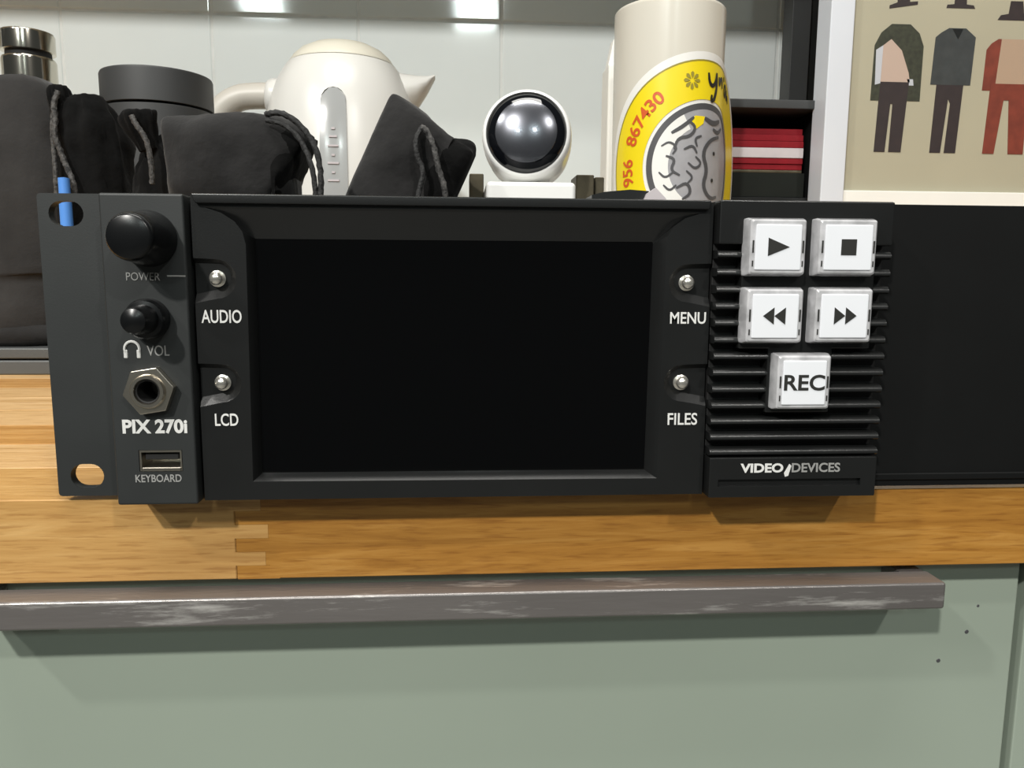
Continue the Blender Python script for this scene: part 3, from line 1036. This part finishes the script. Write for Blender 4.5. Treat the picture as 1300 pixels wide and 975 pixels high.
# ---- kettle
KX, KY = 23.0, 452.0
prof = [(0, 18), (72, 18), (74.5, 21), (74, 40), (72, 80), (69.5, 130), (66.5, 165), (63, 190), (59, 207), (54, 221), (48.5, 231), (44.5, 236.5), (43.4, 237.0), (0, 237.0)]


def krad(z):
    for (r0, z0), (r1, z1) in zip(prof[2:], prof[3:]):
        if z0 <= z <= z1:
            return r0 + (r1 - r0) * (z - z0) / (z1 - z0)
    return 60


e = empty('kettle', (KX * mm, KY * mm, ZT * mm), 'off-white electric kettle with rounded lid and grey water gauge', 'kettle')
build('body', lathe(KX, KY, 0, prof, 'Z', 72), M['kettle'], e, smooth=50)
build('lid', lathe(KX, KY, 237.6, [(0, 0), (42.6, 0), (42.8, .8), (40, 5), (34, 10.5), (25, 15), (14, 18), (0, 19)], 'Z', 64), M['kettle_lid'], e, smooth=50)
build('power_base', lathe(KX, KY, ZT, [(0, 0), (78, 0), (80, 2), (80, 12), (76, 17), (0, 17)], 'Z', 64), M['kettle_grip'], e)
build('handle', tube([(KX - 48, KY, 212), (KX - 68, KY, 213), (KX - 88, KY, 211), (KX - 104, KY, 198), (KX - 111, KY, 175), (KX - 111, KY, 140), (KX - 105, KY, 100), (KX - 92, KY, 72), (KX - 66, KY, 62)],
      [11, 10.5, 10.5, 10.5, 10.5, 10.5, 10.5, 10.5, 11], 20, smoothpath=3), M['kettle_grip'], e, smooth=180)
build('handle_collar', tube([(KX - 42, KY, 208), (KX - 52, KY, 211), (KX - 60, KY, 212.5), (KX - 62, KY, 212.7)], [17, 16, 14.5, 12], 24, smoothpath=1), M['kettle'], e, smooth=180)
# V-shaped spout: lofted sections pointing right
t = bmesh.new()
rings = []
for x, zt_, zb_, hw in ((KX + 38, 236, 186, 22), (KX + 50, 233, 192, 19), (KX + 62, 231.5, 204, 14), (KX + 70, 231.5, 216, 9.5), (KX + 77, 232.5, 229, 4.5)):
    ring = []
    for k in range(20):
        a = 2 * math.pi * k / 20
        zz = (zt_ + zb_) / 2 + (zt_ - zb_) / 2 * math.sin(a)
        wv = hw * math.cos(a) * (1.0 if math.sin(a) > 0 else (1 + math.sin(a) * .35))
        ring.append(t.verts.new(Vector((x, KY + wv, zz)) * mm))
    rings.append(ring)
for a, b in zip(rings, rings[1:]):
    for k in range(20):
        t.faces.new((a[k], a[(k + 1) % 20], b[(k + 1) % 20], b[k]))
t.faces.new(rings[-1])
t.faces.new(list(reversed(rings[0])))
build('spout', t, M['kettle'], e, smooth=50)
# water gauge hugging the front of the body
t = bmesh.new()
GA = math.radians(-90 + 1.0)


def kpt(a, z, off):
    r = krad(z) + off
    return Vector((KX + r * math.cos(a), KY + r * math.sin(a), z)) * mm


out = stadium(0, 160, 19.5, 96, 8)
ctr = t.verts.new(kpt(GA, 160, 1.2))
va, vb = [], []
for u, z in out:
    va.append(t.verts.new(kpt(GA + u / 64.0, z, 1.2)))
    vb.append(t.verts.new(kpt(GA + u / 64.0, z, -2)))
m_ = len(va)
# spine vertices so the window follows the curve of the body
rows = 14
grid = []
for i in range(rows + 1):
    z = 112.5 + 95.0 * i / rows
    hw = 9.75
    if z > 198.25:
        hw = math.sqrt(max(0.4, 9.75 ** 2 - (z - 198.25) ** 2))
    if z < 121.75:
        hw = math.sqrt(max(0.4, 9.75 ** 2 - (121.75 - z) ** 2))
    grid.append([t.verts.new(kpt(GA + hw * k / 3 / 64.0, z, 1.2)) for k in range(-3, 4)])
t.verts.remove(ctr)
for a, b in zip(grid, grid[1:]):
    for k in range(6):
        t.faces.new((a[k], a[k + 1], b[k + 1], b[k]))
for i in range(m_):
    j = (i + 1) % m_
    t.faces.new((va[i], va[j], vb[j], vb[i]))
g = build('water_gauge', t, M['gauge'], e)
tk = new()
for z, hw in ((176, 1.4), (170, 3.0), (163, 4.2), (156, 1.2), (150, 4.2), (143, 1.2), (137, 4.2), (124, 4.2)):
    a = kpt(GA, z, 1.6) / mm
    box(a.x - hw, a.x + hw, a.y - .35, a.y + .6, z - .7, z + .7, bm=tk)
build('gauge_marks', tk, M['whitepaper'], g, smooth=0)

# ---- round white camera on the recorder
CX, CY, CZ = 150.2, 118.0, 126.8
e = empty('webcam', (CX * mm, 0.13, TOPZ * mm), 'round white camera with large glossy black lens on the recorder', 'camera')
def tilt(b):
    R = Matrix.Rotation(math.radians(-7), 3, 'X') @ Matrix.Rotation(math.radians(-7), 3, 'Z')
    bmesh.ops.rotate(b, verts=b.verts, cent=Vector((CX + .6, CY + 12, CZ - .6)) * mm, matrix=R)
    return b


build('housing', tilt(lathe(CX, CY, CZ, [(0, 34), (12, 34), (17, 31), (19.6, 25), (20.2, 14), (20.0, 4), (19.6, 1.2), (18.9, 0), (18.0, -.3), (17.6, .4), (17.5, 4), (0, 4)], 'Y', 64)), M['white_gloss'], e, smooth=50)
dome = [(17.5, 3.0), (17.5, .6)]
for i in range(1, 13):
    a = math.radians(90 * i / 12)
    dome.append((17.5 * math.cos(a) if i < 12 else 0, .6 - 5.6 * math.sin(a)))
ld = build('lens_dome', tilt(lathe(CX, CY, CZ, [(0, 3.0)] + dome, 'Y', 64)), M['lens'], e, smooth=180)
inner = []
for i in range(13):
    a = math.radians(90 * i / 12)
    rr = 13.6 * math.cos(a) if i < 12 else 0
    yy = .6 - 5.6 * math.sqrt(max(0, 1 - (rr / 17.5) ** 2))
    inner.append((rr, yy - .25 * (1 - (rr / 13.6) ** 2) - .02))
build('front_element', tilt(lathe(CX, CY, CZ, [(0, -2.0), (13.0, -2.0)] + inner, 'Y', 64)), M['lens_in'], ld, smooth=180)
cb = box(CX - 19.5, CX + 19.8, 110, 152, TOPZ, 106.5, 2.0, 4)
cb = cut(cb, [tilt(lathe(CX, 98, CZ, [(0, 0), (21.0, 0), (21.0, 64), (0, 64)], 'Y', 64))])
base = build('base', cb, M['white_gloss'], e, smooth=30)
# bracket behind the camera
br = box(124.5, 187, 150.5, 158, TOPZ, 96, 0.4, 1)
br = box(124.0, 130.6, 138, 158, TOPZ, 113.0, 0.4, 1, bm=br)
br = box(174.5, 183.0, 140, 158, TOPZ, 113.5, 0.4, 1, bm=br)
br = box(184.0, 188.6, 144, 158, TOPZ, 113.0, 0.4, 1, bm=br)
br = box(182.0, 186.0, 148, 156, TOPZ, 106.0, bm=br)
tag(build('metal_bracket', br, M['bronze'], origin=(0.155, 0.154, TOPZ * mm), smooth=30), 'dark bronze bracket with three uprights behind the white camera', 'bracket')

# thin dark card with white underside near the front edge of the recorder
cd = prism([(160, 86.8), (178, 86.8), (178, 92.4), (172, 92.8), (164, 92.0), (160, 91.0)], 10, 40)
e = empty('folded_card', (0.173, 0.025, TOPZ * mm), 'small folded black card with pale corner on the front edge of the recorder', 'card')
build('dark_leaf', cd, M['box_black'], e, smooth=0)
build('pale_corner', prism([(175.0, 86.8), (183.5, 86.8), (182.8, 90.0), (179.5, 93.2), (177.0, 91.5)], 7.5, 9.8), M['whitepaper'], e, smooth=0)

# ---- cream jar with round yellow sticker
JX, JY, JR = 259.5, 302.0, 36.0
e = empty('ceramic_jar', (JX * mm, JY * mm, ZT * mm), 'tall cream cylindrical jar with a big round yellow sticker', 'jar')
build('body', lathe(JX, JY, ZT, [(0, 0), (33.5, 0), (35, 2), (35.4, 40), (36, 120), (36.4, 238), (36.2, 239.6), (35.6, 240.2), (34.0, 240), (33.5, 237), (33.0, 12), (0, 10)], 'Z', 80), M['ceramic'], e, smooth=50)

T0 = math.radians(61)


def jpt(u, v, off):
    """u: arc length to the right from the front of the jar, v: height; the sticker lifts off at its right end"""
    R = JR + .45 + off
    a = u / JR
    if a <= T0:
        return Vector((JX + R * math.sin(a), JY - R * math.cos(a), v)) * mm
    d = (a - T0) * JR
    return Vector((JX + R * math.sin(T0) + d * math.cos(T0), JY - R * math.cos(T0) + d * math.sin(T0), v)) * mm


SU, SV = 18.0, 136.0


def disc(name, r0, r1, off, m, parent, n=96, a0=0.0, a1=2 * math.pi, rings_=6, clipv=None):
    t = bmesh.new()
    rg = []
    full = abs(a1 - a0 - 2 * math.pi) < 1e-6
    cnt = n if full else n + 1
    for i in range(rings_ + 1):
        r = r0 + (r1 - r0) * i / rings_
        rg.append([t.verts.new(jpt(SU + r * math.cos(a0 + (a1 - a0) * k / n), SV + r * math.sin(a0 + (a1 - a0) * k / n), off)) for k in range(cnt)])
    for a, b in zip(rg, rg[1:]):
        for k in range(n):
            t.faces.new((a[k], a[(k + 1) % cnt], b[(k + 1) % cnt], b[k]))
    return build(name, t, m, parent, smooth=180)


st = disc('sticker', 0.5, 70.5, 0, M['st_white'], e, rings_=20)
tag(st, 'round yellow sticker with red numbers and grey medallion')
disc('outer_line', 64.6, 65.6, .36, M['st_olive'], st, rings_=1)
disc('yellow_ring', 41.5, 64.7, .28, M['st_yellow'], st, rings_=8)
disc('dark_ring', 35.5, 39.2, .36, M['st_dark'], st, rings_=2)
disc('medallion', 0.5, 35.6, .28, M['st_grey'], st, rings_=10)
disc('pale_crescent', 25.5, 35.4, .40, M['st_white'], st, n=40, a0=math.radians(118), a1=math.radians(248), rings_=3)


def arc_text(s, r, a_start, size, m, bold=0.0, condensed=1.0, flip=False):
    """letters along a circle of radius r (mm) round the sticker centre, reading clockwise"""
    me, a, b, c, d = text_mesh(s, bold)
    k = size / (d - c)
    for v in me.vertices:
        x = (v.co.x - a) * k * condensed
        y_ = (v.co.y - c) * k
        ang = a_start - x / r
        rr = r + y_
        v.co = jpt(SU + rr * math.cos(ang), SV + rr * math.sin(ang), .55)
    return link('sticker_text', me, m, st, smooth=0)


arc_text('956', 48.5, math.radians(193), 8.6, M['st_red'], 0.02, .95)
arc_text('867430', 48.5, math.radians(165), 8.6, M['st_red'], 0.02, 1.0)
for k in range(8):
    a = math.radians(45 * k)
    c_, d_ = math.radians(103), 53.5
    u0, v0 = SU + d_ * math.cos(c_), SV + d_ * math.sin(c_)
    t = bmesh.new()
    vs_ = []
    for rr, ww in ((1.2, 0), (3, .9), (4.6, 1.1), (5.6, 0)):
        for sgn in ((-1, 1) if ww else (0,)):
            vs_.append((rr * math.cos(a) - sgn * ww * math.sin(a), rr * math.sin(a) + sgn * ww * math.cos(a)))
    q = [t.verts.new(jpt(u0 + vs_[i][0], v0 + vs_[i][1], .55)) for i in (0, 1, 3, 5, 4, 2)]
    t.faces.new(q)
    build('petal', t, M['st_olive'], st, smooth=0)
# black script strokes, written as ribbons on the sticker


def stroke(name, pts, w_, m, off=.6):
    P = [Vector((x, y_, 0)) for x, y_ in pts]
    for _ in range(2):
        Q = [P[0]]
        for i in range(len(P) - 1):
            Q += [P[i] * .75 + P[i + 1] * .25, P[i] * .25 + P[i + 1] * .75]
        Q.append(P[-1])
        P = Q
    t = bmesh.new()
    prev = None
    L = len(P)
    for i, p in enumerate(P):
        d = (P[min(i + 1, L - 1)] - P[max(i - 1, 0)])
        if d.length < 1e-6:
            continue
        d.normalize()
        nn = Vector((-d.y, d.x, 0)) * w_ * (.55 + .45 * math.sin(math.pi * i / (L - 1)))
        a = t.verts.new(jpt(SU + p.x + nn.x, SV + p.y + nn.y, off))
        b = t.verts.new(jpt(SU + p.x - nn.x, SV + p.y - nn.y, off))
        if prev:
            t.faces.new((prev[0], prev[1], b, a))
        prev = (a, b)
    return build(name, t, m, st, smooth=0)


for pts in ([(0, 58), (1, 52), (4, 50), (7, 53), (8, 59)], [(8, 59), (8.5, 50), (6, 42), (3, 41), (3.5, 45)],
            [(11, 57), (12, 51), (13, 56), (16, 57), (17, 51)], [(20, 59), (21, 56)], [(24, 55), (22, 51), (25, 47), (28, 50), (27, 55), (24, 54)],
            [(31, 53), (31, 46), (34, 50), (36, 45)]):
    stroke('script_stroke', pts, 1.25, M['st_black'])
# grey medallion with generic swirls
for pts, w_ in (([(-14, 28), (-8, 24), (-12, 18), (-20, 17), (-22, 10)], 1.0), ([(-27, 6), (-21, 4), (-24, -3), (-18, -6)], .9),
                ([(-20, -14), (-13, -10), (-10, -17), (-16, -21)], 1.0), ([(-8, 6), (-3, 2), (-8, -2), (-13, 2)], .8),
                ([(14, 20), (3, 17), (-3, 8), (2, -2), (-2, -12), (5, -20), (14, -18)], 1.5), ([(-2, 30), (6, 27), (14, 30)], 1.6),
                ([(-24, 20), (-17, 24), (-10, 30)], 1.2), ([(-30, 12), (-25, 15), (-20, 11), (-23, 7)], .7),
                ([(-31, -4), (-27, -8), (-22, -4)], .7), ([(-28, -12), (-24, -16), (-20, -12)], .7), ([(-16, 10), (-10, 13), (-7, 8)], .8),
                ([(-14, -3), (-9, -7), (-13, -11)], .7), ([(6, 24), (12, 22), (18, 26)], 1.2), ([(-4, 19), (-9, 17), (-7, 12)], .8)):
    stroke('swirl', pts, w_, M['st_dark'])
for u, v in ((8, 9), (7, -8)):
    t = bmesh.new()
    t.faces.new([t.verts.new(jpt(SU + u + 1.3 * math.cos(k * math.pi / 5), SV + v + 1.3 * math.sin(k * math.pi / 5), .62)) for k in range(10)])
    build('dot', t, M['st_black'], st, smooth=0)
t = bmesh.new()
t.faces.new([t.verts.new(jpt(SU + x, SV + y_, .55)) for x, y_ in ((-14, 27), (-9, 31), (-2, 31), (-3, 26.5), (-8, 23))])
build('yellow_patch', t, M['st_yellow'], st, smooth=0)

# pale carton just behind the jar
e = empty('carton', (0.266, 0.39, ZT * mm), 'plain cream carton standing behind the yellow-stickered jar', 'carton')
build('carton_body', box(233, 300, 376, 404, ZT, 226, 2.0, 3), M['cream'], e)
build('folded_top', prism([(234, 226), (299, 226), (295, 246), (238, 246)], 384, 397, b=0.8), M['cream'], e)

# ---- black open-fronted box with stacked notebooks
e = empty('open_box', (0.352, 0.42, ZT * mm), 'black open-fronted lacquer box with a stack of red notebooks inside', 'box')
build('top_board', box(306, 400, 354, 478, 191, 197.5, 0.8, 2), M['canister'], e)
build('side_board', box(306, 311, 358, 478, ZT, 191, 0.5, 2), M['box_black'], e)
build('side_board', box(388, 400, 358, 478, ZT, 191, 0.5, 2), M['box_black'], e)
build('back_board', box(311, 388, 472, 478, ZT, 191), M['box_black'], e, smooth=0)
build('shelf', box(311, 388, 360, 472, 121.5, 126.8, 0.4, 1), M['box_black'], e)
build('bottom_board', box(311, 388, 360, 472, ZT, 4, 0.4, 1), M['box_black'], e)


def notebook(z0, z1, m, label, x0=314, x1=382, y0=362, pm='whitepaper'):
    k = empty('notebook', ((x0 + x1) / 2 * mm, 0.41, z0 * mm), label, 'notebook', 'notebooks stacked in the black box')
    if z1 - z0 < 3.5:
        build('cover', box(x0, x1, y0, 462, z0, z1, 0.5, 2), M[m], k)
        return k
    build('cover', box(x0, x1, y0, 462, z0, z0 + 1.0, 0.3, 1), M[m], k)
    build('cover', box(x0, x1, y0, 462, z1 - 1.0, z1, 0.3, 1), M[m], k)
    build('spine', box(x0, x1, y0 - .6, y0 + 1.0, z0, z1, 0.4, 2), M[m], k)
    build('page_block', box(x0 + 1, x1 - 1, y0 + 1.0, 460, z0 + 1.0, z1 - 1.0), M[pm], k, smooth=0)
    return k


notebook(127, 145, 'darkgreen', 'thick dark green notebook at the bottom of the stack in the black box', x1=384)
notebook(145.1, 147.3, 'bronze', 'thin brown notebook lying on the thick dark green one')
notebook(147.5, 151.6, 'red', 'red notebook lying on the thin brown one', y0=363)
notebook(151.8, 156.0, 'red', 'red notebook directly under the pale grey one')
notebook(156.2, 163.6, 'whitepaper', 'pale grey notebook in the middle of the red stack', y0=361.5)
notebook(163.8, 168.6, 'red', 'red notebook lying directly on the pale grey one')
notebook(168.8, 173.4, 'red', 'red notebook second from the top of the stack', y0=362.8)
notebook(173.6, 178.2, 'red', 'red notebook on top of the stack in the black box', y0=365)

# ---- large black frame propped against the tiles
e = empty('black_frame', (0.60, 0.53, ZT * mm), 'large black picture frame standing behind the white framed print', 'frame')
build('frame_stile', box(428, 446, 505, 527, ZT, 470, 1.0, 2), M['canister'], e)
build('frame_stile', box(822, 840, 505, 527, ZT, 470, 1.0, 2), M['canister'], e)
build('frame_rail', box(446.2, 821.8, 505, 527, ZT, 16.5, 1.0, 2), M['canister'], e)
build('frame_rail', box(446.2, 821.8, 505, 527, 452, 470, 1.0, 2), M['canister'], e)
build('backing', box(446.2, 821.8, 514, 524, 16.5, 452), M['box_black'], e, smooth=0)

# ---- white framed costume print
PY = 340.0
e = empty('framed_print', (0.56, PY * mm, ZT * mm), 'white framed beige print of three suits of clothes', 'picture')
build('frame_stile', box(385.5, 403.5, PY - 4, PY + 18, ZT, 420, 1.2, 2), M['frame_white'], e)
build('frame_stile', box(716, 734, PY - 4, PY + 18, ZT, 420, 1.2, 2), M['frame_white'], e)
build('frame_rail', box(403.7, 715.8, PY - 4, PY + 18, 402, 420, 1.2, 2), M['frame_white'], e)
build('frame_rail', box(403.7, 715.8, PY - 4, PY + 18, ZT, 16.5, 1.2, 2), M['frame_white'], e)
build('mount_board', box(403.7, 715.8, PY - 1, PY + 10, 16.7, 130.5, 0.8, 2), M['cream'], e)
pr = build('print', box(403, 716.5, PY + 4, PY + 10, 130.7, 403), M['beige'], e, smooth=0)
build('glass_pane', box(403.2, 716.3, PY + 1.0, PY + 3.0, 130.7, 402.5), M['glass'], e, smooth=0)


def P(px, py):
    return (443.8 + (px - 1150) * .592 + .03 * (py - 30) * .556, 249.4 - (py - 30) * .556)


def cloth(name, pts, m, lay=0):
    build(name, prism([P(*p) for p in pts], PY + 3.75 - .08 * lay, PY + 4.1), M[m], pr, smooth=0)


# first suit: dark coat, pale waistcoat, dark trousers
cloth('printed_coat', [(1136, 29), (1160, 29), (1172, 40), (1178, 56), (1176, 126), (1112, 126), (1115, 56), (1123, 40)], 'olive')
cloth('printed_sleeve', [(1117, 62), (1126, 56), (1124, 104), (1117, 106)], 'paleblue', 1)
cloth('printed_waistcoat', [(1126, 56), (1136, 48), (1150, 62), (1160, 90), (1162, 102), (1124, 102)], 'pink', 1)
cloth('printed_cuff', [(1158, 98), (1166, 98), (1167, 106), (1161, 106)], 'paleblue', 1)
cloth('printed_trousers', [(1124, 102), (1161, 102), (1154, 192), (1138, 192), (1141, 130), (1138, 130), (1133, 192), (1119, 192)], 'brownink', 2)
cloth('printed_hat', [(1132, 10), (1168, 4), (1168, 0), (1158, 1), (1156, -14), (1142, -14), (1142, 2), (1132, 6)], 'brownink')
# second suit: slate coat
cloth('printed_coat', [(1210, 32), (1232, 32), (1245, 43), (1241, 104), (1189, 104), (1193, 44), (1200, 38)], 'slate')
cloth('printed_lapel', [(1214, 33), (1228, 33), (1222, 46)], 'box_black', 1)
cloth('printed_trousers', [(1197, 104), (1232, 104), (1226, 192), (1211, 192), (1216, 128), (1213, 122), (1206, 192), (1192, 192)], 'brownink', 1)
cloth('printed_hat', [(1205, 7), (1242, 7), (1240, 3), (1231, 2), (1230, -14), (1216, -14), (1215, 2), (1206, 3)], 'brownink')
# third suit: rust jacket
cloth('printed_coat', [(1275, 44), (1318, 44), (1330, 56), (1332, 110), (1257, 110), (1260, 58), (1266, 50)], 'rust')
cloth('printed_waistcoat', [(1279, 44), (1312, 44), (1312, 101), (1274, 101)], 'tan', 1)
cloth('printed_trousers', [(1268, 101), (1318, 101), (1316, 192), (1296, 192), (1293, 122), (1286, 122), (1277, 192), (1262, 192)], 'rust', 2)
cloth('printed_hat', [(1272, 20), (1320, 20), (1316, 14), (1306, 12), (1304, -4), (1288, -4), (1286, 12), (1276, 14)], 'brownink')
